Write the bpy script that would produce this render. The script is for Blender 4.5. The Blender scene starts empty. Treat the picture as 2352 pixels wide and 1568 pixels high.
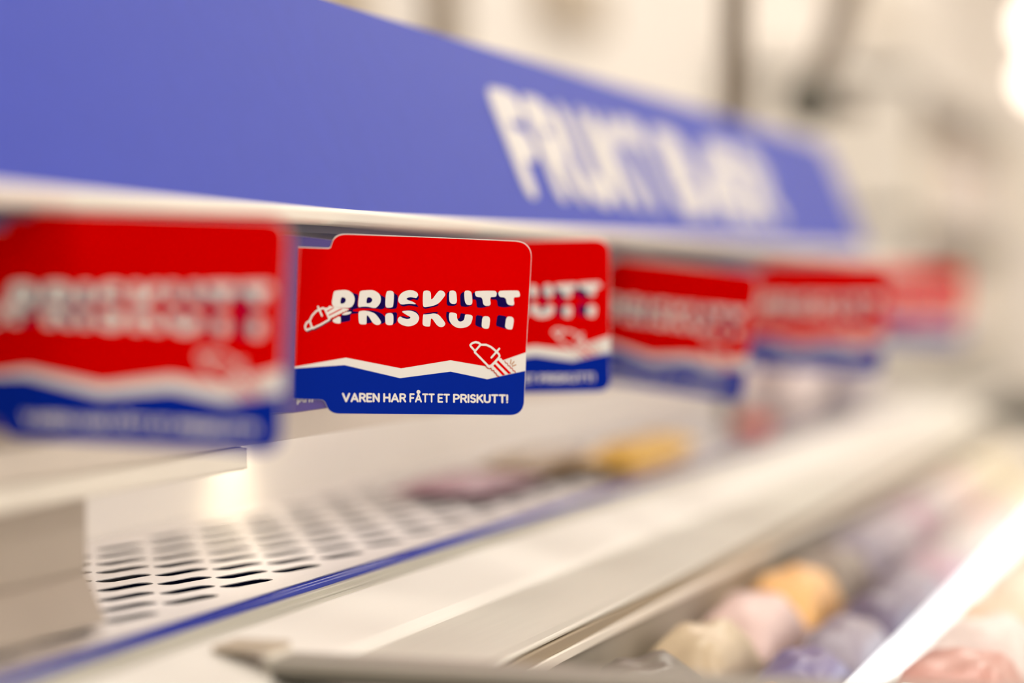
import bpy, bmesh, math, random
from mathutils import Vector, Matrix
from mathutils.geometry import tessellate_polygon

S = bpy.context.scene
COL = S.collection

# ------------------------------------------------------------------ camera
cam = bpy.data.cameras.new('camera')
cam.sensor_width = 36.0
cam.lens = 85.0
cam.clip_start = 0.02
cam.dof.use_dof = True
cam.dof.focus_distance = 1.238
cam.dof.aperture_fstop = 2.0
co = bpy.data.objects.new('camera', cam)
COL.objects.link(co)
co.matrix_world = Matrix(((0.9526, -0.0076, 0.3041, 0.0),
                          (0.3042, 0.0238, -0.9523, 0.0),
                          (0.0, 0.9997, 0.0250, 1.15),
                          (0, 0, 0, 1)))
S.camera = co

# ------------------------------------------------------------------ light
S.view_settings.view_transform = 'Standard'
S.view_settings.look = 'None'
S.view_settings.exposure = 0.42
S.view_settings.gamma = 1.0
S.view_settings.use_curve_mapping = False
S.cycles.use_denoising = True
S.cycles.max_bounces = 8
S.cycles.sample_clamp_indirect = 6.0

W = bpy.data.worlds.new('store_ambient')  # even warm ambient fill added all round, entering by the open sides
S.world = W
W.use_nodes = True
bg = W.node_tree.nodes['Background']
bg.inputs[0].default_value = (1.0, 0.915, 0.83, 1)
bg.inputs[1].default_value = 0.78

# ------------------------------------------------------------------ helpers
def tag(o, label=None, cat=None, group=None, kind=None):
    if label: o['label'] = label
    if cat: o['category'] = cat
    if group: o['group'] = group
    if kind: o['kind'] = kind
    return o

def empty(name, loc=(0, 0, 0), parent=None):
    o = bpy.data.objects.new(name, None)
    o.empty_display_size = 0.02
    o.location = loc
    COL.objects.link(o)
    if parent: o.parent = parent
    return o

def obj(name, bm, mat, parent=None, smooth=False, bevel=0.0, seg=2):
    me = bpy.data.meshes.new(name)
    bmesh.ops.recalc_face_normals(bm, faces=bm.faces)
    bm.to_mesh(me)
    bm.free()
    o = bpy.data.objects.new(name, me)
    COL.objects.link(o)
    if mat: me.materials.append(mat)
    if parent: o.parent = parent
    if smooth:
        for p in me.polygons: p.use_smooth = True
    if bevel:
        m = o.modifiers.new('bevel', 'BEVEL')
        m.width = bevel; m.segments = seg; m.limit_method = 'ANGLE'
    return o

def box(bm, x0, x1, y0, y1, z0, z1):
    v = [bm.verts.new((x, y, z)) for x in (x0, x1) for y in (y0, y1) for z in (z0, z1)]
    for f in ((0, 1, 3, 2), (4, 6, 7, 5), (0, 4, 5, 1), (2, 3, 7, 6), (0, 2, 6, 4), (1, 5, 7, 3)):
        bm.faces.new([v[i] for i in f])
    return v

def boxo(name, dims, mat, parent=None, bevel=0.0015):
    bm = bmesh.new(); box(bm, *dims)
    return obj(name, bm, mat, parent, bevel=bevel)

def prism_y(bm, prof, y0, y1):
    """closed (x, z) profile swept along y"""
    a = [bm.verts.new((x, y0, z)) for x, z in prof]
    b = [bm.verts.new((x, y1, z)) for x, z in prof]
    n = len(prof)
    for i in range(n):
        bm.faces.new((a[i], a[(i+1) % n], b[(i+1) % n], b[i]))
    bm.faces.new(a); bm.faces.new(b[::-1])

def tube(bm, pts, r, n=12, r2=None):
    pts = [Vector(p) for p in pts]
    rings = []
    for i, p in enumerate(pts):
        d = (pts[min(i+1, len(pts)-1)] - pts[max(i-1, 0)]).normalized()
        u = d.orthogonal().normalized(); w = d.cross(u)
        rr = r if r2 is None else r + (r2-r)*i/(len(pts)-1)
        rings.append([bm.verts.new(p + (u*math.cos(t)+w*math.sin(t))*rr) for t in [2*math.pi*k/n for k in range(n)]])
    # keep the rings aligned
    for i in range(1, len(rings)):
        best = min(range(n), key=lambda s: (rings[i][s].co - pts[i] - (rings[i-1][0].co - pts[i-1])).length)
        rings[i] = rings[i][best:] + rings[i][:best]
    for i in range(len(rings)-1):
        for k in range(n):
            bm.faces.new((rings[i][k], rings[i][(k+1) % n], rings[i+1][(k+1) % n], rings[i+1][k]))
    bm.faces.new(rings[0][::-1]); bm.faces.new(rings[-1])

def ball(bm, c, r, sx=1, sy=1, sz=1):
    bmesh.ops.create_uvsphere(bm, u_segments=20, v_segments=12, radius=r,
                              matrix=Matrix.Translation(c) @ Matrix.Diagonal((sx, sy, sz, 1)))

# ------------------------------------------------------------------ materials
def mat(name, col, rough=0.5, metal=0.0, spec=0.5, noise=0.04, nscale=40.0, bump=0.0, bscale=(1, 1, 1), coat=0.0):
    m = bpy.data.materials.new(name); m.use_nodes = True
    nt = m.node_tree; p = nt.nodes['Principled BSDF']
    p.inputs['Roughness'].default_value = rough
    p.inputs['Metallic'].default_value = metal
    p.inputs['Specular IOR Level'].default_value = spec
    p.inputs['Coat Weight'].default_value = coat
    tc = nt.nodes.new('ShaderNodeTexCoord')
    mp = nt.nodes.new('ShaderNodeMapping'); mp.inputs['Scale'].default_value = bscale
    nz = nt.nodes.new('ShaderNodeTexNoise'); nz.inputs['Scale'].default_value = nscale; nz.inputs['Detail'].default_value = 3
    nt.links.new(tc.outputs['Object'], mp.inputs[0]); nt.links.new(mp.outputs[0], nz.inputs['Vector'])
    rp = nt.nodes.new('ShaderNodeMix'); rp.data_type = 'RGBA'
    rp.inputs[6].default_value = tuple(c*(1-noise) for c in col)+(1,)
    rp.inputs[7].default_value = tuple(min(1, c*(1+noise)) for c in col)+(1,)
    nt.links.new(nz.outputs[0], rp.inputs[0]); nt.links.new(rp.outputs[2], p.inputs['Base Color'])
    if bump:
        b = nt.nodes.new('ShaderNodeBump'); b.inputs['Strength'].default_value = bump; b.inputs['Distance'].default_value = 0.001
        nt.links.new(nz.outputs[0], b.inputs['Height']); nt.links.new(b.outputs[0], p.inputs['Normal'])
    return m

def glow(name, col, strength):
    m = bpy.data.materials.new(name); m.use_nodes = True
    p = m.node_tree.nodes['Principled BSDF']
    p.inputs['Base Color'].default_value = (0.8, 0.8, 0.8, 1)
    p.inputs['Emission Color'].default_value = col+(1,)
    p.inputs['Emission Strength'].default_value = strength
    return m

M = {}
M['paper'] = mat('flag_paper_white', (0.82, 0.79, 0.74), 0.6, noise=0.01)
M['red'] = mat('flag_print_red', (0.67, 0.0, 0.0), 0.8, noise=0.015, nscale=200, spec=0.0)
M['blue'] = mat('flag_print_blue', (0.0, 0.018, 0.31), 0.8, noise=0.06, nscale=900, spec=0.05)
M['navy'] = mat('flag_print_navy', (0.006, 0.0, 0.075), 0.7, noise=0.02, spec=0.05)
M['maroon'] = mat('flag_print_maroon', (0.13, 0.0, 0.02), 0.5, noise=0.02, spec=0.2)
M['gold'] = mat('flag_print_ochre', (0.50, 0.16, 0.0), 0.7, noise=0.02, spec=0.2)
M['teeth'] = mat('flag_print_brick_red', (0.55, 0.03, 0.0), 0.5, noise=0.02, spec=0.2)
M['panel'] = mat('header_blue_enamel', (0.030, 0.054, 0.44), 0.45, noise=0.05, nscale=60, spec=0.16)
M['lip'] = mat('cream_profile', (0.86, 0.80, 0.70), 0.4, noise=0.02)
M['cream'] = mat('cream_enamel', (0.80, 0.76, 0.70), 0.5, noise=0.03, nscale=8)
M['rail'] = mat('rail_beige_plastic', (0.68, 0.60, 0.52), 0.45, noise=0.03, nscale=60, bscale=(1, 6, 1))
M['lip_shade'] = mat('lip_shade_dark_blue', (0.05, 0.06, 0.13), 0.4)  # dark blue that stands for shade below the header lip
M['sill'] = mat('sill_white_enamel', (0.84, 0.81, 0.75), 0.45, noise=0.015, nscale=20, bscale=(4, 0.3, 4))
M['trim'] = mat('brushed_aluminium', (0.72, 0.70, 0.62), 0.4, metal=0.25, noise=0.05, nscale=60, bscale=(6, 0.2, 6))
M['step'] = mat('step_grey_green', (0.56, 0.54, 0.46), 0.45, noise=0.04)
M['grill'] = mat('brushed_steel_grill', (0.88, 0.85, 0.85), 0.32, metal=0.7, noise=0.05, nscale=240, bump=0.25, bscale=(8, 0.25, 8))
M['duct'] = mat('air_duct_dark', (0.003, 0.005, 0.02), 1.0, spec=0.0)
M['bumper'] = mat('bumper_blue_gloss', (0.0, 0.018, 0.36), 0.22, noise=0.03, coat=0.3)
M['housing'] = mat('housing_beige_metal', (0.44, 0.37, 0.30), 0.42, metal=0.15, noise=0.03)
M['wellwall'] = mat('well_wall_grey_brown', (0.36, 0.32, 0.26), 0.5)
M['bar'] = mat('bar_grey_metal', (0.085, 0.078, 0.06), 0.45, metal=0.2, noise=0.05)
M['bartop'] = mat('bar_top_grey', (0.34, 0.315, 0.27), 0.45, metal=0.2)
M['barcap'] = mat('bar_cap_tan_plastic', (0.50, 0.42, 0.32), 0.5)
M['brown'] = mat('trim_brown_rubber', (0.34, 0.27, 0.18), 0.6)
M['dark'] = mat('dark_grey_plastic', (0.10, 0.095, 0.075), 0.5)
M['post'] = mat('post_taupe_metal', (0.17, 0.13, 0.09), 0.6, metal=0.2)
M['wall'] = mat('wall_cream_paint', (0.86, 0.81, 0.75), 0.7, noise=0.02, nscale=3)
M['floor'] = mat('floor_pale_tile', (0.60, 0.56, 0.50), 0.35, noise=0.05, nscale=2)
M['white'] = mat('lettering_white', (0.70, 0.67, 0.65), 0.5, noise=0.01)
M['led'] = glow('led_cool_white', (0.93, 0.97, 1.0), 1.05)
M['ceil_led'] = glow('ceiling_panel_light', (1.0, 0.93, 0.85), 5.0)
M['lamp'] = glow('lamp_warm_white', (1.0, 0.86, 0.74), 4.0)
M['tube'] = glow('fill_tube_warm_white', (1.0, 0.93, 0.89), 2.7)  # glow of the added fill tube inside the case
M['spot'] = glow('added_spot_warm', (1.0, 0.88, 0.62), 14.0)  # glow of the added, unseen spot

m = bpy.data.materials.new('holder_violet_plastic'); m.use_nodes = True
nt = m.node_tree; p = nt.nodes['Principled BSDF']
p.inputs['Base Color'].default_value = (0.10, 0.065, 0.34, 1); p.inputs['Roughness'].default_value = 0.15
tr = nt.nodes.new('ShaderNodeBsdfTransparent'); tr.inputs[0].default_value = (0.86, 0.80, 0.96, 1)
mx = nt.nodes.new('ShaderNodeMixShader'); mx.inputs[0].default_value = 0.72
nt.links.new(tr.outputs[0], mx.inputs[1]); nt.links.new(p.outputs[0], mx.inputs[2])
nt.links.new(mx.outputs[0], nt.nodes['Material Output'].inputs[0])
M['holder'] = m

# ------------------------------------------------------------------ the store shell
def structure(name, dims, m):
    return tag(boxo(name, dims, m, bevel=0), kind='structure')

structure('floor', (-1.5, 3.2, -1.5, 11.2, -0.05, 0.0), M['floor'])
structure('wall_left', (-1.5, -1.4, -1.5, 11.2, 0.0, 3.2), M['wall'])
structure('wall_back', (-1.4, 3.2, 11.1, 11.2, 0.0, 3.2), M['wall'])
structure('ceiling', (-1.5, 3.2, -1.5, 11.2, 3.2, 3.25), M['wall'])
n = 0
CL = ['over the near end of the case', 'over the case and its header', 'beyond the far end of the case',
      'over the middle of the store', 'near the back wall']
for i, y in enumerate((0.2, 2.4, 4.8, 7.2, 9.6)):
    for j, x in enumerate((-0.2, 1.7)):
        t = tag(empty('ceiling_light', (x, y, 3.2)), 'long bright ceiling light panel %s, %s row' % (CL[i], ('left', 'right')[j]),
                'ceiling light', 'ceiling light panels')
        boxo('frame', (-0.34, 0.34, -0.64, 0.64, -0.03, 0.0), M['lip'], t)
        boxo('diffuser', (-0.31, 0.31, -0.61, 0.61, -0.036, -0.028), M['ceil_led'], t)

# ------------------------------------------------------------------ the refrigerated case
Y0, Y1 = 0.45, 3.20
case = tag(empty('display_case', (-0.5, 1.8, 0.0)), 'long cream refrigerated display case with white sill below a shelf rail', 'display case')
def cpart(name, bm, m, parent=None, **k):
    o = obj(name, bm, m, None, **k)
    par = parent or case
    o.parent = par
    o.matrix_parent_inverse = Matrix.Translation((0.5, -1.8, 0.0)) if par is case else Matrix()
    return o
def cbox(name, dims, m, bevel=0.0015, parent=None):
    bm = bmesh.new(); box(bm, *dims)
    return cpart(name, bm, m, parent, bevel=bevel)
bm = bmesh.new(); prism_y(bm, [(-0.462, 0.9885), (-0.452, 0.9905), (-0.4166, 0.9795), (-0.412, 0.976), (-0.410, 0.970), (-0.4725, 0.955), (-0.4725, 0.9885)], Y0, Y1)
cpart('sill', bm, M['sill'], bevel=0.002)
bm = bmesh.new(); prism_y(bm, [(-0.4115, 0.9752), (-0.3628, 0.9692), (-0.354, 0.9695), (-0.354, 0.9665), (-0.4095, 0.9655)], Y0, Y1)
cpart('sill_trim', bm, M['trim'], bevel=0.0012)
for k, (x, z) in enumerate(((-0.4665, 0.9935), (-0.4625, 0.9915), (-0.4575, 0.9905))):
    cbox('step_strip', (x-0.0025, x+0.0022, Y0, Y1, z-0.008, z), M['step'], 0.0006)
bm = bmesh.new(); tube(bm, [(-0.4715, Y0, 0.9935), (-0.4715, Y1, 0.9935)], 0.0038, 16)
cpart('bumper', bm, M['bumper'], smooth=True)
# the inside wall of the well with its trim lines
cbox('trim_line', (-0.3565, -0.3525, Y0, Y1, 0.9598, 0.9660), M['brown'], 0.0006)
cbox('trim_line', (-0.3560, -0.3510, Y0, Y1, 0.9545, 0.9598), M['lip'], 0.0006)
cbox('well_wall', (-0.46, -0.355, Y0, Y1, 0.10, 0.9545), M['wellwall'])
cbox('well_floor', (-0.355, 0.20, Y0, Y1, 0.10, 0.888), M['cream'])
cbox('front_wall', (0.20, 0.26, Y0, Y1, 0.10, 0.96), M['cream'])
cbox('end_wall', (-0.46, 0.26, Y0-0.04, Y0, 0.10, 0.955), M['cream'])
cbox('end_wall', (-0.46, 0.26, Y1, Y1+0.04, 0.10, 0.955), M['cream'])
cbox('plinth', (-0.68, 0.22, Y0, Y1, 0.0, 0.10), M['dark'])
cbox('air_duct', (-0.70, -0.478, Y0, Y1, 0.90, 0.972), M['duct'], 0)
cbox('duct_front', (-0.4776, -0.4736, Y0, Y1, 0.955, 0.9955), M['bumper'], 0)
# inner back panel, top and hood
cbox('back_panel', (-0.72, -0.668, Y0, Y1, 0.10, 1.29), M['cream'])
cbox('inner_ceiling', (-0.668, -0.52, Y0, Y1, 1.100, 1.112), M['cream'])
bm = bmesh.new(); prism_y(bm, [(-0.46, 1.1785), (-0.5085, 1.297), (-0.70, 1.299), (-0.70, 1.28), (-0.55, 1.27), (-0.55, 1.1785)], Y0, 2.66)
cpart('hood', bm, M['cream'])
for y in (2.46,):
    cbox('divider_post', (-0.555, -0.543, y-0.006, y+0.006, 0.998, 1.100), M['post' if y > 2 else 'lip'])
# the rail that the flags are clipped to
bm = bmesh.new(); prism_y(bm, [(-0.560, 1.186), (-0.545, 1.186), (-0.545, 1.076), (-0.4955, 1.076), (-0.4935, 1.082), (-0.490, 1.082), (-0.490, 1.068), (-0.560, 1.068)], Y0, 3.12)
rail = cpart('label_rail', bm, M['rail'], bevel=0.0006)
cbox('lip_shade_strip', (-0.5445, -0.470, Y0, 2.70, 1.1745, 1.1783), M['lip_shade'], 0)  # dark strip laid in for the shade in the recess under the lip
# white light profile hung under the rail, ending in view
bm = bmesh.new(); prism_y(bm, [(-0.525, 1.0675), (-0.491, 1.0675), (-0.489, 1.066), (-0.489, 1.0580), (-0.4905, 1.0565), (-0.525, 1.0565)], Y0, 1.100)
cpart('light_profile', bm, M['lip'], bevel=0.0006)
cbox('profile_end_cap', (-0.5245, -0.4895, 1.100, 1.1015, 1.057, 1.067), M['rail'], 0.0004)
# unseen warm spot, added to imitate a reflected glow on the back panel
bm = bmesh.new(); tube(bm, [(-0.632, 1.475, 1.0995), (-0.634, 1.475, 1.082)], 0.011, 20)
cpart('added_spot_housing', bm, M['lip'], smooth=False)
bm = bmesh.new(); tube(bm, [(-0.634, 1.475, 1.0822), (-0.6341, 1.475, 1.0806)], 0.009, 20)
cpart('added_spot_lens', bm, M['spot'])
sl = bpy.data.lights.new('added_spot_beam', 'SPOT'); sl.energy = 0.22; sl.color = (1.0, 0.86, 0.62)
sl.spot_size = math.radians(88); sl.spot_blend = 1.0; sl.shadow_soft_size = 0.006
so = bpy.data.objects.new('added_spot_beam', sl); COL.objects.link(so)
so.location = (-0.634, 1.475, 1.078)
so.rotation_euler = (Vector((-0.668, 1.475, 1.010))-Vector(so.location)).to_track_quat('-Z', 'Y').to_euler()
# unseen tube added under the inner ceiling to brighten the case inside
bm = bmesh.new(); tube(bm, [(-0.585, Y0+0.03, 1.088), (-0.585, Y1-0.03, 1.088)], 0.008, 12)
cpart('fill_tube', bm, M['tube'], smooth=True)
for y in (Y0+0.02, 1.8, Y1-0.03):
    cbox('fill_tube_clip', (-0.588, -0.582, y, y+0.01, 1.086, 1.1005), M['lip'], 0)
# beige housing standing on the grill below the light profile
hs = tag(empty('metal_housing', (-0.505, 0.70, 0.998)), 'beige folded metal housing standing on the slotted grill at the left edge', 'housing')
def hpart(name, bm, m, **k):
    o = obj(name, bm, m, hs, **k); o.matrix_parent_inverse = Matrix.Translation((0.505, -0.70, -0.998)); return o
bm = bmesh.new(); prism_y(bm, [(-0.60, 1.0560), (-0.5065, 1.0560), (-0.5065, 1.021), (-0.60, 1.021)], 0.46, 0.9645)
hpart('body', bm, M['housing'], bevel=0.001)
bm = bmesh.new(); prism_y(bm, [(-0.60, 1.0208), (-0.5065, 1.0208), (-0.4965, 0.9985), (-0.60, 0.9985)], 0.46, 0.9645)
hpart('skirt', bm, M['housing'], bevel=0.001)

# ------------------------------------------------------------------ the slotted grill
def slot_cell(bm, cx, cy, hx, hy, L, w, ang, z):
    """one cell of the plate: a rectangle with a slanted stadium slot through it"""
    inner = []
    N = 5
    ca, sa = math.cos(ang), math.sin(ang)
    for e in (1, -1):
        for k in range(N+1):
            t = -math.pi/2 + math.pi*k/N
            a = e*(L/2 - w/2 + w/2*math.cos(t)); b = e*(w/2*math.sin(t))
            inner.append((cx + a*sa - b*ca, cy + a*ca + b*sa))
    # outer ring: project each slot point onto the cell border by angle
    outer = []
    for x, y in inner:
        dx, dy = (x-cx)/hx, (y-cy)/hy
        s = max(abs(dx), abs(dy))
        outer.append((cx + dx/s*hx, cy + dy/s*hy))
    vi = [bm.verts.new((x, y, z)) for x, y in inner]
    vo = [bm.verts.new((x, y, z)) for x, y in outer]
    n = len(vi)
    for k in range(n):
        a, b = outer[k], outer[(k+1) % n]
        bm.faces.new((vi[k], vi[(k+1) % n], vo[(k+1) % n], vo[k]))
        corner = None
        onx = lambda q: abs(abs(q[0]-cx)-hx) < 1e-7
        ony = lambda q: abs(abs(q[1]-cy)-hy) < 1e-7
        if (onx(a) and not ony(a) and ony(b) and not onx(b)): corner = (a[0], b[1])
        elif (ony(a) and not onx(a) and onx(b) and not ony(b)): corner = (b[0], a[1])
        if corner:
            c = bm.verts.new((corner[0], corner[1], z))
            bm.faces.new((vo[k], vo[(k+1) % n], c))
PY, PX, X0 = 0.0655, 0.0172, -0.5000
ROWS = 9
bm = bmesh.new()
zt = 0.997
for r in range(ROWS):
    k = 0
    y = 0.4650 + (PY/2 if r % 2 else 0) + 0.0034
    ys = y - PY/2
    if r % 2:   # fill the half cell at the start
        f = [bm.verts.new(q) for q in ((X0-PX*r-PX/2, ys-PY/2, zt), (X0-PX*r+PX/2, ys-PY/2, zt), (X0-PX*r+PX/2, ys, zt), (X0-PX*r-PX/2, ys, zt))]
        bm.faces.new(f)
    while y + PY/2 < Y1 - 0.02:
        slot_cell(bm, X0-PX*r, y, PX/2, PY/2, 0.0405, 0.0108, math.radians(10.5), zt)
        y += PY; k += 1
    ye = y - PY/2
    f = [bm.verts.new(q) for q in ((X0-PX*r-PX/2, ye, zt), (X0-PX*r+PX/2, ye, zt), (X0-PX*r+PX/2, Y1-0.005, zt), (X0-PX*r-PX/2, Y1-0.005, zt))]
    bm.faces.new(f)
for xa, xb in ((X0+PX/2, -0.4735), (-0.667, X0-PX*(ROWS-0.5))):
    bm.faces.new([bm.verts.new(q) for q in ((xa, 0.452, zt), (xb, 0.452, zt), (xb, Y1-0.005, zt), (xa, Y1-0.005, zt))])
bmesh.ops.remove_doubles(bm, verts=bm.verts, dist=1e-6)
for f in bm.faces:
    if f.normal.z < 0: f.normal_flip()
g = obj('slotted_grill', bm, M['grill'])
for f in g.data.polygons: pass
sm = g.modifiers.new('thickness', 'SOLIDIFY'); sm.thickness = 0.0005; sm.offset = -1
tag(g, 'brushed steel air grill with staggered slots behind the blue bumper strip', 'grill')

# ------------------------------------------------------------------ stroke lettering
def arc(cx, cy, rx, ry, a0, a1, n=8):
    return [(cx+rx*math.cos(math.radians(a0+(a1-a0)*i/n)), cy+ry*math.sin(math.radians(a0+(a1-a0)*i/n))) for i in range(n+1)]
GL = {
 'V': (.66, [[(0, 1), (.33, 0), (.66, 1)]]),
 'A': (.66, [[(0, 0), (.33, 1), (.66, 0)], [(.11, .3), (.55, .3)]]),
 'Å': (.66, [[(0, 0), (.33, 1), (.66, 0)], [(.11, .3), (.55, .3)], arc(.33, 1.31, .145, .15, 0, 360, 14)]),
 'R': (.52, [[(0, 0), (0, 1), (.26, 1)] + arc(.26, .74, .25, .26, 90, -90)[1:] + [(0, .48)], [(.27, .48), (.52, 0)]]),
 'E': (.44, [[(.44, 1), (0, 1), (0, 0), (.44, 0)], [(0, .52), (.38, .52)]]),
 'N': (.56, [[(0, 0), (0, 1), (.56, 0), (.56, 1)]]),
 'H': (.56, [[(0, 0), (0, 1)], [(.56, 0), (.56, 1)], [(0, .52), (.56, .52)]]),
 'F': (.44, [[(.44, 1), (0, 1), (0, 0)], [(0, .5), (.38, .5)]]),
 'T': (.56, [[(0, 1), (.56, 1)], [(.28, 1), (.28, 0)]]),
 'P': (.50, [[(0, 0), (0, 1), (.25, 1)] + arc(.25, .72, .25, .28, 90, -90)[1:] + [(0, .44)]]),
 'I': (.0, [[(0, 0), (0, 1)]]),
 'S': (.46, [arc(.24, .75, .21, .25, 30, 270, 10) + arc(.24, .25, .22, .25, 90, -150, 10)]),
 'K': (.52, [[(0, 0), (0, 1)], [(.50, 1), (.02, .45)], [(.18, .62), (.54, 0)]]),
 'U': (.54, [[(0, 1), (0, .27)] + arc(.27, .27, .27, .27, 180, 360, 10) + [(.54, 1)]]),
 'B': (.52, [[(0, 0), (0, 1), (.24, 1)] + arc(.24, .76, .22, .24, 90, -90)[1:] + [(0, .52)], [(.24, .52)] + arc(.26, .26, .25, .26, 90, -90) + [(0, 0)]]),
 'Æ': (.86, [[(0, 0), (.40, 1), (.84, 1)], [(.44, 1), (.44, 0), (.86, 0)], [(.44, .52), (.80, .52)], [(.13, .3), (.44, .3)]]),
 '&': (.66, [[(.66, 0), (.16, .66)] + arc(.32, .79, .18, .21, 210, -30, 8) + [(.10, .40)] + arc(.26, .25, .24, .25, 140, 330, 8) + [(.62, .42)]]),
 '!': (.0, [[(0, .32), (0, 1)], [(0, .02), (0, .03)]]),
 'p': (.42, [[(0, -.35), (0, .68)], arc(.2, .33, .2, .34, 0, 360, 12)]),
 'å': (.42, [arc(.2, .33, .2, .34, 0, 360, 12), [(.42, 0), (.42, .68)], arc(.22, .92, .09, .09, 0, 360, 8)]),
 'n': (.38, [[(0, 0), (0, .68)], [(0, .4)] + arc(.19, .45, .19, .22, 180, 0, 6) + [(.38, 0)]]),
}
def ribbon(polys, pts, w, n=10, close=False):
    """polygons of a round-ended stroke of width w along pts (2-D)"""
    for i, (x, y) in enumerate(pts):
        polys.append([(x+w/2*math.cos(2*math.pi*k/n), y+w/2*math.sin(2*math.pi*k/n)) for k in range(n)])
        if i:
            px, py = pts[i-1]; dx, dy = x-px, y-py; L = math.hypot(dx, dy)
            if L < 1e-9: continue
            ox, oy = -dy/L*w/2, dx/L*w/2
            polys.append([(px+ox, py+oy), (px-ox, py-oy), (x-ox, y-oy), (x+ox, y+oy)])

def text_polys(txt, sw, gap):
    """unit-height text -> polygons, total width"""
    out = []; x = sw/2
    for ch in txt:
        if ch == ' ': x += .30; continue
        wd, st = GL[ch]; one = []
        for s in st:
            # keep the stroke inside the cap height
            ribbon(one, [(px+x, sw/2+py*(1-sw)) for px, py in s], sw)
        out.append((ch, one)); x += wd + sw + gap
    return out, x - gap - sw/2

# ------------------------------------------------------------------ the blue header sign
PB = Vector((-0.455, 0, 1.1865)); PT = Vector((-0.5030, 0, 1.3040))
tdir = (PT-PB).normalized(); PH = (PT-PB).length
pn = Vector((0, 1, 0)).cross(tdir).normalized()        # outward normal, towards the aisle
if pn.x < 0: pn = -pn
YE = 2.76
sign = tag(empty('header_sign', (-0.455, 1.5, 1.1865)), 'tilted blue header sign with large white lettering along the top of the case', 'sign')
def spart(name, bm, m, parent=None, **k):
    o = obj(name, bm, m, parent or sign, **k); o.matrix_parent_inverse = Matrix.Translation((0.455, -1.5, -1.1865)) if not parent else Matrix(); return o
def on_panel(y, t, off): return PB + Vector((0, y, 0)) + tdir*t + pn*off
R = 0.034
out = [(0.45, 0), (YE, 0)] + [(YE-R+R*math.cos(a), PH-R+R*math.sin(a)) for a in [math.pi/2*i/8 for i in range(9)]] + [(0.45, PH)]
bm = bmesh.new()
fr = [bm.verts.new(on_panel(y, t, 0.0)) for y, t in out]; bk = [bm.verts.new(on_panel(y, t, -0.003)) for y, t in out]
bm.faces.new(fr); bm.faces.new(bk[::-1])
for i in range(len(out)): bm.faces.new((fr[i], fr[(i+1) % len(out)], bk[(i+1) % len(out)], bk[i]))
spart('panel', bm, M['panel'])
bm = bmesh.new(); prism_y(bm, [(-0.470, 1.1865), (-0.4535, 1.1865), (-0.4515, 1.1845), (-0.4515, 1.1800), (-0.4535, 1.1783), (-0.470, 1.1783)], 0.45, 2.75)
spart('lower_lip', bm, M['lip'], bevel=0.0008)
LH, LW, LT0 = 0.079, 0.285, 0.017
def sign_word(txt, ya, yb):
    polys, w = text_polys(txt, LW, 0.06)
    k = (yb-ya)/w
    for ch, one in polys:
        bm = bmesh.new()
        for pi, pl in enumerate(one):
            vs = [bm.verts.new(on_panel(ya + x*k, LT0 + y*LH, 0.0006+pi*0.00001)) for x, y in pl]
            bm.faces.new(vs)
        o = spart('letter', bm, M['white'])
sign_word('FRUKT', 1.478, 1.865)
sign_word('BÆR', 1.895, 2.315)

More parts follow.
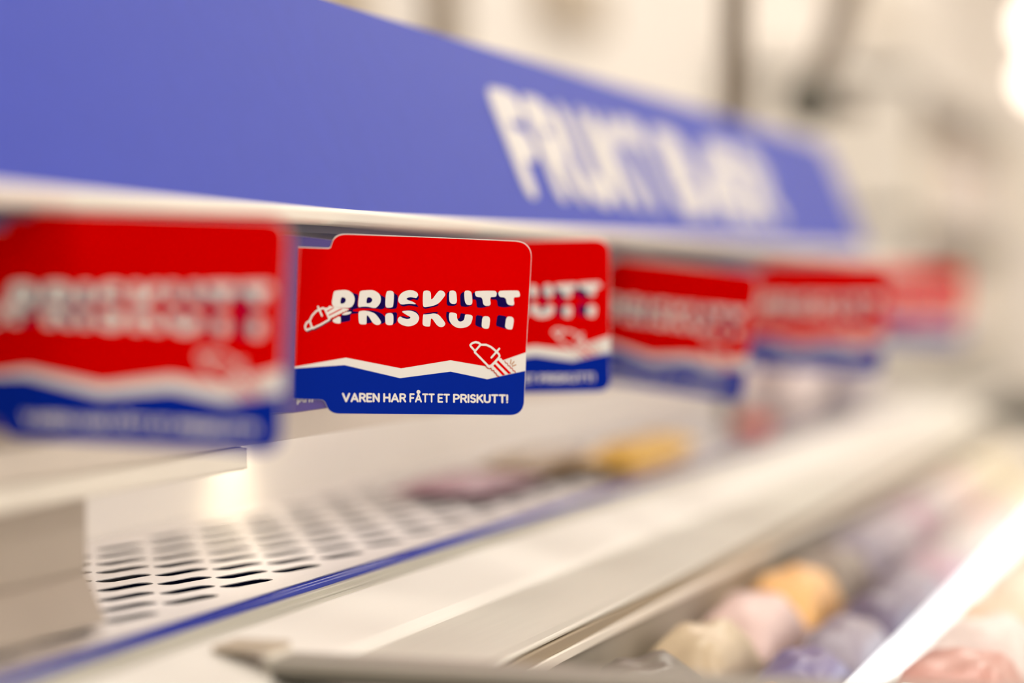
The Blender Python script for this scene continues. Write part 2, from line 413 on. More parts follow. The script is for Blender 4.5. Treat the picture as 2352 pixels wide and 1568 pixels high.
# ------------------------------------------------------------------ the price flags
ART = {
 'letters': [[[[-56.52,16.02],[-55.41,16.67],[-50.92,17.15],[-48.36,17.04],[-45.76,15.65],[-44.4,13.43],[-44.46,10.92],[-46.35,8.17],[-52.3,8.25],[-57.67,8.76]],[[-52.2,13.37],[-50.65,13.53],[-49.48,12.68],[-49.44,11.56],[-50.4,10.41],[-52.64,10.04]]],[[[-41.8,16.37],[-40.68,17.02],[-35.84,17.45],[-33.54,17.33],[-30.61,15.88],[-29.38,13.77],[-29.58,11.24],[-31.09,9.32],[-32.64,8.28],[-36.97,9.07],[-39.83,9.01],[-42.66,8.45]],[[-37.48,13.71],[-35.71,13.88],[-34.39,13.03],[-34.35,12.02],[-35.32,10.92],[-37.88,10.61]]],[[[-26.61,16.99],[-24.6,17.37],[-22.86,17.26],[-21.89,16.22],[-22.13,9.25],[-23.71,8.79],[-26.95,8.72]]],[[[-56.46,2.18],[-52.16,4.38],[-51.8,0.39],[-53.71,0.28],[-55.41,0.57],[-56.57,1.43]]],[[[-51.61,4.64],[-50.51,5.54],[-49.39,6.11],[-46.57,6.41],[-45.99,6.0],[-47.09,5.1],[-49.34,4.56]]],[[[-42.15,6.2],[-40.89,6.85],[-38.33,7.03],[-35.74,6.7],[-32.26,5.64],[-28.65,1.54],[-29.47,0.27],[-30.9,-0.14],[-32.35,0.14],[-33.82,1.07],[-36.38,4.55],[-37.39,4.73],[-37.17,0.39],[-38.08,0.12],[-40.37,0.08],[-41.67,0.69]]],[[[-26.79,5.87],[-21.88,6.27],[-21.73,0.4],[-23.39,-0.06],[-25.13,0.01],[-26.37,0.7]]],[[[-19.48,13.49],[-18.53,15.62],[-16.18,17.25],[-13.48,17.9],[-10.74,17.86],[-8.58,17.01],[-7.68,15.61],[-8.78,13.95],[-10.0,14.13],[-12.44,14.44],[-14.24,13.98],[-14.64,13.34],[-13.59,12.84],[-10.53,12.01],[-8.47,10.73],[-12.92,11.11],[-17.74,10.38],[-19.3,11.92]]],[[[-17.62,7.12],[-12.5,7.69],[-9.12,6.86],[-7.24,5.31],[-6.68,3.48],[-8.0,1.07],[-10.69,-0.19],[-13.41,-0.55],[-16.76,0.13],[-18.92,1.41],[-19.46,2.87],[-18.71,4.05],[-17.83,4.48],[-16.28,3.67],[-13.85,3.19],[-12.04,3.59],[-11.88,4.28],[-14.53,5.44]]],[[[-5.1,17.54],[-3.54,18.0],[-1.9,17.98],[-0.74,17.5],[-0.3,16.38],[-0.13,12.69],[3.7,17.61],[4.99,18.27],[6.98,18.03],[8.16,16.72],[8.13,15.58],[3.95,10.87],[-3.71,9.29],[-4.95,10.03]]],[[[-4.57,5.99],[-3.42,5.67],[3.77,6.8],[8.85,1.77],[8.7,0.57],[7.67,-0.3],[6.36,-0.61],[4.69,-0.21],[3.34,0.82],[0.07,4.66],[-0.08,-0.15],[-0.9,-0.36],[-3.19,-0.34],[-4.43,0.26],[-4.79,1.25]]],[[[10.29,18.05],[12.27,18.44],[13.94,18.2],[14.88,17.02],[15.42,11.4],[10.7,11.59]]],[[[19.2,18.27],[21.59,18.67],[23.28,18.28],[24.06,17.24],[24.8,11.03],[20.2,11.22]]],[[[10.86,7.28],[15.6,6.75],[15.52,4.46],[16.52,2.76],[17.86,2.44],[19.51,3.04],[20.13,4.26],[20.38,6.47],[24.99,5.93],[24.91,3.77],[24.09,1.32],[21.97,-0.21],[18.66,-0.92],[15.65,-0.74],[12.94,0.64],[11.31,2.38],[10.74,4.37]]],[[[25.85,17.86],[26.63,18.51],[37.42,18.91],[38.69,18.6],[39.31,17.46],[38.96,15.95],[37.88,15.64],[35.01,15.48],[35.93,10.98],[31.3,10.88],[30.46,15.26],[27.08,15.39],[26.14,16.29]]],[[[30.99,5.67],[35.8,5.41],[35.25,-0.57],[33.78,-0.97],[32.09,-0.82],[30.81,-0.07],[30.6,1.0]]],[[[40.08,17.62],[40.65,18.7],[41.83,19.02],[51.73,19.35],[52.78,19.0],[53.6,17.36],[53.3,16.14],[52.21,15.91],[49.47,15.76],[50.4,11.28],[45.69,11.76],[44.76,15.51],[41.28,15.66],[40.5,16.48]]],[[[45.58,5.8],[50.46,5.39],[49.68,-0.92],[48.08,-1.17],[46.01,-0.83],[45.06,0.02],[44.92,0.95]]]],
 'shadow': [[[-48.64,16.83],[-45.19,15.66],[-42.32,14.98],[-42.81,8.57],[-39.82,8.76],[-45.18,7.39],[-47.76,8.04],[-52.91,9.61],[-53.06,13.73],[-48.82,13.82]],[[-30.91,16.26],[-29.43,15.03],[-26.79,13.83],[-26.83,8.65],[-28.73,7.8],[-32.64,8.2],[-42.36,8.15],[-42.66,8.57],[-39.83,9.21],[-38.16,10.3],[-38.29,14.07],[-32.58,14.7]],[[-22.85,17.08],[-21.81,16.22],[-19.53,15.01],[-19.93,8.49],[-23.11,8.04],[-26.89,8.57],[-26.9,8.9],[-22.57,9.37]],[[-52.12,3.26],[-51.61,4.89],[-47.74,7.34],[-44.91,7.65],[-45.44,6.64],[-42.01,6.33],[-42.13,5.57],[-46.52,5.11],[-46.61,1.85],[-47.53,1.54],[-52.03,0.71]],[[-38.62,7.15],[-34.61,7.23],[-31.14,6.67],[-28.51,5.71],[-26.58,3.98],[-26.56,1.2],[-29.18,0.27],[-30.37,1.13],[-33.97,5.35]],[[-37.67,4.78],[-35.96,4.81],[-33.82,1.07],[-37.38,0.51]],[[-26.79,5.92],[-24.77,6.16],[-19.72,6.64],[-19.82,1.57],[-21.95,0.09],[-22.37,3.8],[-26.49,5.62]],[[-8.89,17.16],[-7.14,14.3],[-8.12,12.8],[-10.58,13.43],[-12.08,12.87],[-13.89,12.57],[-15.43,13.32],[-14.26,14.56],[-11.25,15.0]],[[-18.36,10.89],[-12.33,11.55],[-8.97,11.09],[-7.09,9.44],[-12.89,10.22],[-16.2,9.51],[-18.03,10.11]],[[-17.74,7.22],[-12.32,8.01],[-8.84,7.45],[-7.27,6.11],[-6.59,4.27],[-9.1,6.34],[-12.48,7.32]],[[-18.13,4.58],[-15.71,4.63],[-13.88,4.03],[-11.59,4.6],[-11.32,3.76],[-12.33,3.11],[-14.44,2.86],[-17.47,3.12]],[[-5.02,10.17],[-4.59,9.19],[-3.36,8.56],[3.97,10.31],[4.6,11.09],[3.61,11.12],[-3.73,9.63]],[[-4.67,5.93],[-3.77,6.29],[3.75,7.26],[4.17,6.81],[3.79,6.38],[-3.41,5.53]],[[10.62,18.06],[9.18,16.83],[9.25,10.62],[13.57,10.42],[15.43,11.38],[15.18,11.74],[10.86,11.79]],[[19.44,18.22],[17.1,16.45],[17.56,10.36],[21.25,10.1],[24.8,11.03],[24.21,11.51],[20.52,11.57]],[[11.2,7.18],[9.3,7.48],[9.13,4.91],[10.05,2.36],[12.27,0.63],[11.71,2.39]],[[20.72,6.47],[17.8,6.85],[17.29,4.49],[15.82,3.46],[16.54,2.19],[19.54,2.24],[20.81,3.98]],[[26.15,17.92],[24.5,17.19],[24.61,14.1],[26.8,13.95],[27.46,9.94],[31.0,9.87],[35.93,10.98],[35.34,11.31],[31.96,11.24],[30.78,15.67],[27.08,15.59]],[[31.33,5.61],[27.1,6.11],[26.78,1.22],[27.49,0.45],[31.07,-0.64],[31.16,1.29]],[[40.51,17.92],[39.14,18.18],[38.89,16.01],[35.51,15.64],[36.07,14.3],[39.47,14.23],[40.11,10.78],[44.22,10.28],[50.4,11.28],[49.63,11.61],[46.02,12.06],[45.09,15.86],[41.27,15.86]],[[45.93,5.74],[40.11,6.41],[39.46,1.14],[40.0,0.52],[46.02,-0.98],[45.44,0.67]]],
 'maroon': [[[-71.21,-3.67],[-67.64,-2.37],[-58.84,2.13],[-56.6,2.3],[-56.84,1.17],[-58.79,0.64],[-66.21,-3.46],[-67.61,-3.36],[-70.07,-4.64]]],
 'saw1': [[[[-69.44,1.45],[-71.13,0.3],[-71.91,-1.32],[-71.58,-2.8],[-70.89,-3.29],[-68.06,-2.2]],1.02],[[[-69.44,1.45],[-68.38,-1.26],[-67.5,-2.29],[-63.24,-0.43],[-59.25,1.75],[-58.56,2.14]],1.02],[[[-69.44,1.45],[-68.14,4.08],[-65.99,6.23],[-62.41,7.84],[-61.28,7.57],[-60.08,5.35],[-58.43,2.27]],1.02],[[[-65.09,8.43],[-62.69,4.01]],1.02]],
 'saw1_blade': [[[-61.28,7.57],[-60.18,8.14],[-59.47,8.1],[-59.07,8.73],[-58.25,9.12],[-57.39,8.69],[-52.86,8.24],[-47.89,7.71],[-47.73,7.09],[-49.4,6.31],[-51.08,5.77],[-52.75,4.99],[-54.41,4.21],[-58.01,2.52]]],
 'saw1_red': [[[-60.06,6.4],[-56.8,8.11],[-55.68,8.23],[-59.82,5.85]],[[-58.98,4.5],[-52.56,7.62],[-50.87,7.78],[-58.68,4.01]]],
 'saw1_teeth': [[[[-58.16,2.77],[-57.45,2.41],[-56.78,3.29],[-55.92,3.06],[-55.25,3.95],[-54.54,3.71],[-53.86,4.6],[-53.01,4.36],[-52.33,5.25],[-51.62,5.01],[-50.95,6.03],[-50.23,5.67],[-49.55,6.55],[-48.83,6.32],[-48.29,7.08]],0.3]],
 'saw2': [[[[30.32,-9.15],[29.18,-8.31],[27.35,-7.98],[25.35,-8.44],[24.08,-9.49],[24.51,-10.26],[27.01,-12.47]],1.1],[[[30.32,-9.24],[27.12,-12.65]],1.1],[[[27.12,-12.65],[26.94,-13.17],[35.52,-20.35],[36.35,-20.77],[37.14,-20.34]],1.1],[[[30.63,-9.24],[33.87,-9.28],[36.76,-10.37],[39.9,-12.5],[41.69,-14.05],[42.14,-15.08],[41.27,-16.31],[36.74,-20.51]],1.1],[[[41.79,-11.18],[37.17,-15.83]],1.1]],
 'saw2_blade': [[[36.96,-20.86],[42.07,-15.95],[43.31,-16.2],[44.17,-17.15],[45.41,-17.66],[52.01,-23.27],[45.89,-24.7],[42.44,-25.51]]],
 'saw2_red': [[[38.46,-20.06],[39.54,-19.19],[46.1,-24.76],[44.43,-25.11]],[[40.42,-18.14],[41.41,-17.18],[49.77,-23.95],[48.03,-24.34]]],
 'saw2_teeth': [[[[45.41,-17.49],[45.9,-18.53],[47.1,-18.78],[47.56,-19.99],[48.73,-20.16],[49.15,-21.25],[50.32,-21.37],[50.74,-22.58],[51.82,-22.75],[52.26,-23.53]],0.46],[[[33.79,-20.36],[35.15,-21.42],[36.38,-21.68],[37.14,-21.34],[37.47,-22.38],[38.46,-22.75],[38.96,-22.54],[39.21,-23.62],[40.3,-23.99],[40.68,-24.91],[41.42,-25.51],[42.2,-25.54]],0.46]],
 'spark': [[[[49.28,-16.76],[49.06,-19.02]],0.44],[[[51.28,-17.78],[49.9,-19.36]],0.44],[[[52.48,-19.52],[50.14,-20.23]],0.44]],
 'zr': [[-79.79,-21.9],[-77.96,-21.63],[-48.28,-16.72],[-16.28,-21.84],[12.69,-17.44],[33.83,-20.41],[58.44,-12.9]],
 'zb': [[-79.77,-22.5],[-77.93,-22.42],[-48.9,-20.47],[-16.87,-26.85],[12.91,-23.34],[35.19,-27.14],[58.41,-22.62]],
 'top': [[-92.03,37.43],[-78.13,37.38],[-59.95,37.4],[-58.77,37.83],[-58.17,39.85],[-57.34,41.86],[-56.04,43.24],[-53.82,44.38],[-50.83,44.82],[-4.67,44.96],[50.8,44.88],[54.95,44.12],[58.01,41.99],[59.54,39.04],[59.8,36.61]],
 'right': [[58.44,-12.9],[58.41,-22.62]],
 'bot': [[58.25,-39.63],[57.53,-42.43],[55.14,-44.87],[51.47,-45.84],[-1.33,-45.2],[-52.57,-44.79],[-55.61,-43.91],[-57.79,-41.91],[-59.0,-39.25],[-60.7,-37.78],[-77.79,-37.33],[-89.52,-37.01]],
 'slogan': [["VAREN",[-49.79,-39.01,-49.96,-34.35],[-28.21,-39.1,-28.38,-34.4]],["HAR",[-26.19,-39.1,-26.36,-34.44],[-12.81,-39.19,-12.98,-34.5]],["FÅTT",[-10.92,-39.19,-11.09,-34.5],[3.96,-39.28,3.78,-34.6]],["ET",[5.68,-39.32,5.51,-34.69],[13.05,-39.37,12.87,-34.72]],["PRISKUTT!",[14.93,-39.41,14.76,-34.76],[48.39,-39.65,48.2,-34.88]]]}
FLAGS = [
  [-0.4246,0.855,1.131,0.0593,0.0056,0.0279,-88,"large blurred red, white and blue price flag at the left edge, nearest the camera"],
  [-0.4157,1.1645,1.1271,0.8703,0.0199,0.0265,-150,"sharp red, white and blue price flag in the middle of the rail"],
  [-0.4352,1.3639,1.1288,0.4669,-0.0102,-0.0235,-112,"slightly blurred price flag half hidden behind the sharp one"],
  [-0.4146,1.6842,1.1162,-0.2166,-0.0557,0.1066,-124,"blurred price flag drooping to the right, second beyond the sharp one"],
  [-0.3706,2.0115,1.1197,-0.2432,-0.1394,0.0201,-165,"strongly blurred price flag under the right end of the blue header"],
  [-0.427,2.9834,1.1205,0.4879,0.0228,0.0398,-122,"farthest and most blurred price flag, at the end of the rail"]]
MM = 0.001
def flat(bm, polys, off, step=0.0):
    """printed polygons (mm, card plane x-z) lying off mm in front of the board; step lifts each a hair above the last"""
    for pi, pl in enumerate(polys):
        off += step
        vs = [Vector((x, z, 0)) for x, z in pl]
        bv = [bm.verts.new((x*MM, -off*MM, z*MM)) for x, z in pl]
        for t in tessellate_polygon([vs]):
            try: bm.faces.new([bv[i] for i in t])
            except ValueError: pass
def flat_holes(bm, loops, off):
    vs = [[Vector((x, z, 0)) for x, z in pl] for pl in loops]
    bv = [bm.verts.new((x*MM, -off*MM, z*MM)) for pl in loops for x, z in pl]
    for t in tessellate_polygon(vs):
        try: bm.faces.new([bv[i] for i in t])
        except ValueError: pass
def chaikin(pl, it=2, q=0.2):
    for _ in range(it):
        o = []
        for i in range(len(pl)):
            a, b = pl[i], pl[(i+1) % len(pl)]
            o.append((a[0]*(1-q)+b[0]*q, a[1]*(1-q)+b[1]*q)); o.append((a[0]*q+b[0]*(1-q), a[1]*q+b[1]*(1-q)))
        pl = o
    return pl
def strokes(bm, items, off):
    for pts, w in items:
        pl = []; ribbon(pl, pts, w); flat(bm, pl, off, 0.0012); off += 0.0012*len(pl)
def extrude_outline(bm, pl, y0, y1):
    vs = [Vector((x, z, 0)) for x, z in pl]
    a = [bm.verts.new((x*MM, y0*MM, z*MM)) for x, z in pl]; b = [bm.verts.new((x*MM, y1*MM, z*MM)) for x, z in pl]
    for t in tessellate_polygon([vs]):
        bm.faces.new([a[i] for i in t]); bm.faces.new([b[i] for i in reversed(t)])
    for i in range(len(pl)):
        j = (i+1) % len(pl); bm.faces.new((a[i], a[j], b[j], b[i]))
LEFT = -88.0
def clipx(p, q, x): 
    t = (x-p[0])/(q[0]-p[0]); return (x, p[1]+(q[1]-p[1])*t)
top = [(LEFT, ART['top'][0][1])] + ART['top'][1:]
bot = ART['bot'][:-1] + [(LEFT, ART['bot'][-1][1])]
def soften(pl, most):
    for _ in range(2):
        o = [pl[0]]
        for i in range(1, len(pl)-1):
            for q in (pl[i-1], pl[i+1]):
                L = math.hypot(q[0]-pl[i][0], q[1]-pl[i][1]); t = min(.25, most/L)
                o.append((pl[i][0]+(q[0]-pl[i][0])*t, pl[i][1]+(q[1]-pl[i][1])*t))
        pl = o + [pl[-1]]
    return pl
top = soften(top, 0.9); bot = soften(bot, 0.9)
right = ART['right']
board_pl = [(x + (0.25 if x > 40 else 0), z + 0.42) for x, z in top] + [(x+0.25, z) for x, z in right] + [(x + (0.25 if x > 40 else 0), z-0.1) for x, z in bot]
zr = [(LEFT, ART['zr'][0][1])] + ART['zr'][1:]
zb = [(LEFT, ART['zb'][0][1])] + ART['zb'][1:]
red_pl = top + zr[::-1]
blue_pl = zb + bot
def slogan_polys():
    out = []
    for word, (x0, b0, xt, t0), (x1, b1, xt1, t1) in ART['slogan']:
        polys, w = text_polys(word, 0.20, 0.035)
        ux, uz = (x1-x0)/w, (b1-b0)/w
        vx, vz = (xt-x0), (t0-b0)
        for ch, one in polys:
            out.append([[(x0+ux*x+vx*y, b0+uz*x+vz*y) for x, y in pl] for pl in one])
    return out
def build_flag_art():
    d = {}
    bm = bmesh.new(); extrude_outline(bm, board_pl, 0.0, 0.6); d['board'] = (bm, M['paper'])
    bm = bmesh.new(); flat(bm, [red_pl], 0.06); d['red_field'] = (bm, M['red'])
    bm = bmesh.new(); flat(bm, [blue_pl], 0.06); d['blue_field'] = (bm, M['blue'])
    bm = bmesh.new(); flat(bm, [chaikin(q, 1, .15) for q in ART['shadow']], 0.12); d['lettering_shadow'] = (bm, M['navy'])
    bm = bmesh.new()
    for loops in ART['letters']:
        flat_holes(bm, [chaikin(l, 2, .22) for l in loops], 0.18)
    d['lettering'] = (bm, M['paper'])
    bm = bmesh.new(); flat(bm, ART['maroon'], 0.10); d['saw_shadow'] = (bm, M['maroon'])
    bm = bmesh.new(); flat(bm, ART['saw1_blade'], 0.22); strokes(bm, ART['saw1'], 0.30); d['saw_drawing'] = (bm, M['paper'])
    bm = bmesh.new(); flat(bm, ART['saw1_red'], 0.26); d['saw_stripe'] = (bm, M['red'])
    bm = bmesh.new(); strokes(bm, ART['saw1_teeth'], 0.28); d['saw_teeth'] = (bm, M['teeth'])
    bm = bmesh.new(); flat(bm, ART['saw2_blade'], 0.14); strokes(bm, ART['saw2'], 0.22); d['saw_drawing.b'] = (bm, M['paper'])
    bm = bmesh.new(); flat(bm, ART['saw2_red'], 0.18); d['saw_stripe.b'] = (bm, M['red'])
    bm = bmesh.new(); strokes(bm, ART['saw2_teeth'], 0.20); d['saw_teeth.b'] = (bm, M['teeth'])
    bm = bmesh.new(); strokes(bm, ART['spark'], 0.16); d['spark'] = (bm, M['gold'])
    bm = bmesh.new()
    for ltr in slogan_polys(): flat(bm, ltr, 0.14, 0.0012)
    d['slogan'] = (bm, M['paper'])
    return d
art = {}
for nm, (bm, m) in build_flag_art().items():
    me = bpy.data.meshes.new(nm.split('.')[0]); bm.normal_update(); bm.to_mesh(me); bm.free(); me.materials.append(m)
    art[nm] = me
def rrect(x0, x1, z0, z1, r, corners=(1, 1, 1, 1), n=6):
    pl = []
    for i, (cx, cz, a) in enumerate(((x1-r, z1-r, 0), (x0+r, z1-r, 90), (x0+r, z0+r, 180), (x1-r, z0+r, 270))):
        if corners[i]:
            pl += [(cx+r*math.cos(math.radians(a+90*k/n)), cz+r*math.sin(math.radians(a+90*k/n))) for k in range(n+1)]
        else:
            pl.append(((x1, z1), (x0, z1), (x0, z0), (x1, z0))[i])
    return pl
for k, (x, y, z, yaw, pit, rol, l0, label) in enumerate(FLAGS):
    t = empty('price_flag', (x, y, z))
    t.rotation_mode = 'XYZ'
    c, s = math.cos, math.sin
    Rz = Matrix.Rotation(yaw, 3, 'Z'); Rx = Matrix.Rotation(pit, 3, 'X'); Ry = Matrix.Rotation(rol, 3, 'Y')
    t.rotation_euler = (Rz @ Rx @ Ry).to_euler('XYZ')
    tag(t, label, 'price flag', 'price flags clipped along the rail')
    for nm, me in art.items():
        o = bpy.data.objects.new(nm.split('.')[0], me); COL.objects.link(o); o.parent = t
    # violet plastic clip that carries the board
    hx = -77.6
    bm = bmesh.new()
    extrude_outline(bm, rrect(l0, hx, -43.8, 43.4, 3.2, (1, 0, 0, 1)), -1.5, -0.7)
    h = obj('clip_front', bm, M['holder'], t)
    bm = bmesh.new()
    pl = [(l0, 43.3), (-77, 43.3), (-56.0, 41.6), (-53.5, 30), (-56.5, -41.7), (-77, -44.4), (l0, -44.4)]
    extrude_outline(bm, pl, 0.75, 1.4)
    h2 = obj('clip_back', bm, M['holder'], t)
    bm = bmesh.new()
    polys, w = text_polys('på n', 0.2, 0.05)
    flat(bm, [[(-74.6 + xx*4.0, -39.2 + zz*4.0) for xx, zz in pl2] for _, one in polys for pl2 in one], -0.68)
    obj('small_print', bm, M['white'], t)

# ------------------------------------------------------------------ cross bar, LED strip
bar = tag(empty('cross_bar', (-0.43, 0.98, 0.985)), 'blurred grey metal bar laid from the sill across the freezer well in the foreground', 'bar')
def bpart(name, bm, m, **k):
    o = obj(name, bm, m, bar, **k); o.matrix_parent_inverse = Matrix.Translation((0.43, -0.98, -0.985)); return o
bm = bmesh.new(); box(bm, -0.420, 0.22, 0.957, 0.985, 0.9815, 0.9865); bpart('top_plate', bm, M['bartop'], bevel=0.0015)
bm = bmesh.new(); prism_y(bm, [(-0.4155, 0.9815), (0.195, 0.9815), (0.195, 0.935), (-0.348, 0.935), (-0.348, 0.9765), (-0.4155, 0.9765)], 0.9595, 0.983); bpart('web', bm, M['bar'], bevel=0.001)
bm = bmesh.new(); box(bm, -0.444, -0.4165, 0.959, 0.985, 0.9885, 0.9915); bpart('end_lug', bm, M['barcap'], bevel=0.0015)
bm = bmesh.new(); box(bm, -0.4195, -0.4150, 0.9585, 0.983, 0.9797, 0.9890); bpart('end_cap', bm, M['lip'], bevel=0.001)

led = tag(empty('led_strip', (-0.225, 2.1, 0.915)), 'cool white glowing LED strip running along the freezer well', 'light strip')
bm = bmesh.new(); tube(bm, [(-0.225, 0.99, 0.921), (-0.225, 3.19, 0.921)], 0.0082, 18)
o = obj('diffuser', bm, M['led'], led, smooth=True); o.matrix_parent_inverse = Matrix.Translation((0.225, -2.1, -0.915))
bm = bmesh.new(); box(bm, -0.2330, -0.2170, 0.987, 3.199, 0.901, 0.9135)
o = obj('channel', bm, M['trim'], led, bevel=0.001); o.matrix_parent_inverse = Matrix.Translation((0.225, -2.1, -0.915))

# ------------------------------------------------------------------ frozen goods
random.seed(7)
COLS = {'cream': (0.80, 0.72, 0.58), 'pale grey': (0.62, 0.58, 0.56), 'dark grey': (0.16, 0.14, 0.11), 'tan': (0.60, 0.48, 0.32),
        'pale pink': (0.78, 0.58, 0.54), 'orange': (0.92, 0.52, 0.20), 'grey brown': (0.26, 0.21, 0.17), 'lilac grey': (0.48, 0.42, 0.46),
        'salmon red': (0.64, 0.22, 0.12), 'blue violet': (0.17, 0.14, 0.30), 'mauve grey': (0.30, 0.26, 0.32), 'dark purple': (0.13, 0.10, 0.17),
        'mauve': (0.50, 0.34, 0.40), 'rosy white': (0.80, 0.68, 0.64), 'brick pink': (0.62, 0.32, 0.27), 'peach': (0.90, 0.66, 0.50),
        'pale yellow': (0.82, 0.72, 0.48), 'yellow': (0.86, 0.52, 0.08), 'brown': (0.30, 0.19, 0.08), 'pink': (0.66, 0.20, 0.26),
        'plum': (0.34, 0.17, 0.22), 'pink white': (0.97, 0.80, 0.79), 'red': (0.70, 0.10, 0.06)}
BM = {}
def bag_mat(c):
    if c not in BM: BM[c] = mat('bag_film_'+c.replace(' ', '_'), COLS[c], 0.35, noise=0.12, nscale=30, bump=0.3)
    return BM[c]
def pillow(sx, sy, sz, seed):
    """a filled bag: crimped flat ends, puffed middle with a few lumps"""
    rnd = random.Random(seed); ph = [rnd.uniform(0, 6.28) for _ in range(6)]
    bm = bmesh.new(); NX, NY = 10, 14; g = {}
    for side in (0, 1):
        for i in range(NX+1):
            for j in range(NY+1):
                a, b = -1+2*i/NX, -1+2*j/NY
                if side and (i in (0, NX) or j in (0, NY)): g[(1, i, j)] = g[(0, i, j)]; continue
                e = 0.86 if abs(b) > 0.86 else 1
                h = ((1-abs(a)**3)*(max(0, 1-(abs(b)/0.88)**4)))**0.55 if abs(b) < 0.88 and abs(a) < 1 else 0
                lump = 1+0.12*math.sin(5*a+ph[0])*math.sin(6*b+ph[1])
                z = sz/2 + (0.5 if side else -0.5)*sz*h*lump
                g[(side, i, j)] = bm.verts.new((a*sx/2*(1-0.05*b*b), b*sy/2, z))
    for side in (0, 1):
        for i in range(NX):
            for j in range(NY):
                q = [g[(side, i, j)], g[(side, i+1, j)], g[(side, i+1, j+1)], g[(side, i, j+1)]]
                try: bm.faces.new(q if side else q[::-1])
                except ValueError: pass
    return bm
def bag(x, y, z, sx, sy, sz, c, label, seed, name='frozen_bag', group=None, rz=0.0):
    t = tag(empty(name, (x, y, z)), label, 'bag', group)
    t.rotation_euler = (0, 0, rz)
    obj('film', pillow(sx, sy, sz, seed), bag_mat(c), t, smooth=True)
    for s in (-1, 1):
        bm = bmesh.new(); box(bm, -sx*0.46, sx*0.46, s*sy*0.5-0.004, s*sy*0.5+0.004, sz*0.5-0.0008, sz*0.5+0.0008)
        obj('seal', bm, bag_mat(c), t)
LINES = [('along the sill', -0.3245, ['pale grey', 'dark grey', 'tan', 'pale pink', 'orange', 'grey brown', 'mauve grey', 'lilac grey', 'mauve', 'pale grey', 'pale pink', 'cream', 'pale yellow', 'cream', 'cream']),
         ('under the LED strip', -0.2650, ['cream', 'salmon red', 'blue violet', 'mauve grey', 'dark purple', 'mauve grey', 'mauve', 'pale grey', 'rosy white', 'pale pink', 'cream', 'pale yellow', 'cream', 'pale grey', 'cream']),
         ('right of the LED strip', -0.1750, ['pale grey', 'rosy white', 'brick pink', 'rosy white', 'peach', 'cream', 'peach', 'pale yellow', 'orange', 'cream', 'peach', 'cream', 'tan', 'cream', 'pale grey'])]
ORD = ['nearest', 'second', 'third', 'fourth', 'fifth', 'sixth', 'seventh', 'eighth', 'ninth', 'tenth', 'eleventh', 'twelfth', 'thirteenth', 'fourteenth', 'farthest']
for li, (nm, x, cs) in enumerate(LINES):
    for i, c in enumerate(cs):
        y = 1.10 + 0.140*i
        sz = 0.060 if li == 0 else 0.046 if li == 1 else 0.05
        bag(x, y, 0.8883, (0.054, 0.048, 0.070)[li], 0.128, sz, c, '%s frozen food bag, %s in the line %s' % (c, ORD[i], nm), 100*li+i,
            group='frozen bags in the well', rz=random.uniform(-0.03, 0.03))
# packs lying on the grill inside the case
bag(-0.504, 1.93, 0.9975, 0.042, 0.26, 0.024, 'yellow', 'yellow food bag lying on the slotted grill inside the case', 501, 'food_bag')
bag(-0.558, 1.83, 0.9975, 0.065, 0.16, 0.018, 'brown', 'brown food bag lying on the grill before the yellow one', 502, 'food_bag')
bag(-0.560, 1.655, 0.9975, 0.075, 0.15, 0.012, 'plum', 'plum pink bag standing in for a reflection on the grill, left of the brown one', 503, 'food_bag')  # bag added to give the grill its pinkish reflection
bag(-0.530, 2.66, 0.9975, 0.070, 0.22, 0.080, 'pink white', 'pale pink puffed bag on the grill beyond the dark divider post', 504, 'food_bag')
bag(-0.500, 2.35, 0.9975, 0.030, 0.08, 0.020, 'red', 'small red pack lying on the grill edge beside the dark divider post', 505, 'food_bag')
bag(-0.520, 2.93, 0.9975, 0.080, 0.24, 0.060, 'lilac grey', 'lilac grey bag on the grill at the far end of the case', 506, 'food_bag')

# ------------------------------------------------------------------ behind the case
# bracket frame standing on the hood
fr = tag(empty('bracket_frame', (-0.53, 2.39, 1.2985)), 'taupe metal bracket frame with slanted arm standing on top of the case hood', 'bracket')
def fpart(name, bm, m, **k):
    o = obj(name, bm, m, fr, **k); o.matrix_parent_inverse = Matrix.Translation((0.53, -2.39, -1.2985)); return o
bm = bmesh.new(); tube(bm, [(-0.530, 2.390, 1.2985), (-0.530, 2.413, 1.56)], 0.0140, 12); fpart('post', bm, M['post'], smooth=True)
bm = bmesh.new(); tube(bm, [(-0.530, 2.803, 1.361), (-0.530, 2.87, 1.392), (-0.530, 3.052, 1.505), (-0.530, 3.13, 1.56)], 0.0175, 12); fpart('slanted_arm', bm, M['post'], smooth=True)
bm = bmesh.new(); ball(bm, (-0.530, 2.809, 1.360), 0.030); fpart('knob', bm, M['dark'], smooth=True)
bm = bmesh.new(); tube(bm, [(-0.530, 2.815, 1.358), (-0.530, 3.13, 1.374)], 0.0150, 12); fpart('lever', bm, M['post'], smooth=True)
bm = bmesh.new(); tube(bm, [(-0.530, 2.30, 1.56), (-0.53, 3.20, 1.56)], 0.0115, 12); fpart('top_bar', bm, M['post'], smooth=True)

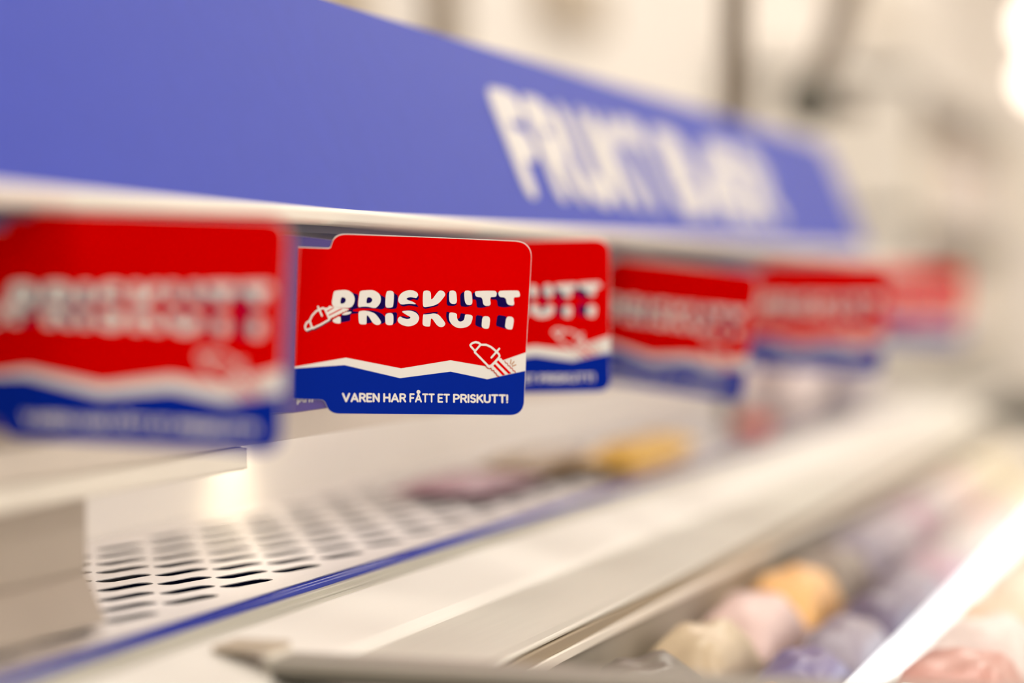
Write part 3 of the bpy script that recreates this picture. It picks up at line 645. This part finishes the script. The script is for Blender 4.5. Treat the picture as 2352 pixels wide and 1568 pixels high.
# hooks and pipes on the left wall
bm = bmesh.new(); tube(bm, [(-1.369, 3.92, 1.53), (-1.369, 3.92, 3.199)], 0.030, 12)
o = obj('wall_pipe', bm, mat('pipe_tan_paint', (0.52, 0.44, 0.34), 0.5), smooth=True)
tag(o, 'tan painted pipe running up the cream wall behind the header', 'pipe')
pm = bpy.data.materials['pipe_tan_paint']
for i, (y, z, w, h, lb) in enumerate(((3.48, 1.575, 0.06, 0.10, 'small tan box on the cream wall left of the tan pipe'),
                                      (4.72, 1.72, 0.20, 0.11, 'wide tan box on the cream wall right of the tan pipe'),
                                      (8.6, 2.12, 0.9, 0.14, 'long grey beige box high on the wall near the lamps'))):
    t = tag(empty('wall_box', (-1.4, y, z)), lb, 'wall box')
    boxo('case', (0.0, 0.045, -w, w, -h/2, h/2), pm, t, 0.004)
    boxo('cover', (0.045, 0.050, -w*0.9, w*0.9, -h*0.4, h*0.4), M['lip'] if i == 2 else pm, t, 0.002)

# globe lamps hung from the ceiling
for i, (x, y, z, lb) in enumerate(((-0.772, 8.20, 2.00, 'upper bright globe lamp hanging near the right edge'), (-0.765, 8.20, 1.815, 'lower bright globe lamp hanging near the right edge'))):
    t = tag(empty('globe_lamp', (x, y, z)), lb, 'lamp', 'hanging globe lamps')
    bm = bmesh.new(); ball(bm, (0, 0, 0), 0.055); obj('globe', bm, M['lamp'], t, smooth=True)
    bm = bmesh.new(); tube(bm, [(0.0, 0.0, 0.05), (0.0, 0.0, 0.085)], 0.02, 12); obj('socket', bm, M['lip'], t)
    xo = 0.0 if i == 0 else 0.080
    bm = bmesh.new(); tube(bm, [(0, 0, 0.08), (xo, 0, 0.12), (xo, 0, 3.199-z)], 0.004, 8); obj('cord', bm, M['lip'], t)

# a second low case and a goods shelf farther along the aisle
t = tag(empty('far_case', (-0.30, 4.45, 0.0)), 'blurred cream chest freezer standing beyond the long display case', 'chest freezer')
boxo('body', (-0.45, 0.45, -0.9, 0.9, 0.06, 0.84), M['cream'], t, 0.02)
boxo('rim', (-0.47, 0.47, -0.92, 0.92, 0.84, 0.90), M['sill'], t, 0.015)
boxo('plinth', (-0.40, 0.40, -0.85, 0.85, 0.0, 0.06), M['dark'], t, 0.0)
t = tag(empty('dark_crate', (-0.31, 3.86, 0.9005)), 'dark olive grey low crate standing on the far chest freezer', 'crate')
boxo('tray', (-0.13, 0.22, -0.20, 0.30, 0.0, 0.008), M['dark'], t, 0.001)
for q in ((-0.13, 0.22, -0.20, -0.192), (-0.13, 0.22, 0.292, 0.30), (-0.13, -0.122, -0.192, 0.292), (0.212, 0.22, -0.192, 0.292)):
    boxo('side', q+(0.008, 0.06), M['dark'], t, 0.001)
sh = tag(empty('goods_shelf', (-0.9, 7.4, 0.0)), 'tall blurred cream goods shelf against the far left wall', 'shelf')
boxo('back', (-0.48, -0.44, -1.2, 1.2, 0.0, 1.75), M['cream'], sh)
for z in (0.12, 0.55, 0.95, 1.30, 1.66):
    boxo('board', (-0.44, 0.0, -1.2, 1.2, z, z+0.03), M['cream'], sh)
for y in (-1.2, 1.17):
    boxo('side', (-0.48, 0.0, y, y+0.03, 0.0, 1.75), M['cream'], sh)
k = 0
PAL = ['cream', 'pale grey', 'pale yellow', 'rosy white', 'lilac grey', 'tan', 'peach', 'pale pink']
for zi, (z, lv) in enumerate(((0.98, 'third'), (1.33, 'fourth'))):
    for i in range(10):
        c = PAL[(i*3+zi*2) % 8]
        h = 0.17+0.08*((i*7+zi*3) % 5)/5
        t = tag(empty('carton', (-1.05, 6.36+0.225*i, z+0.0005)), '%s carton, %s from the near end on the %s board of the far shelf' % (c, ORD[i], lv), 'carton', 'cartons on the far shelf')
        boxo('box', (-0.10, 0.13, -0.085, 0.085, 0.0, h), bag_mat(c), t, 0.004)
        boxo('label', (0.13, 0.1315, -0.055, 0.055, h*0.25, h*0.7), M['white'], t, 0)
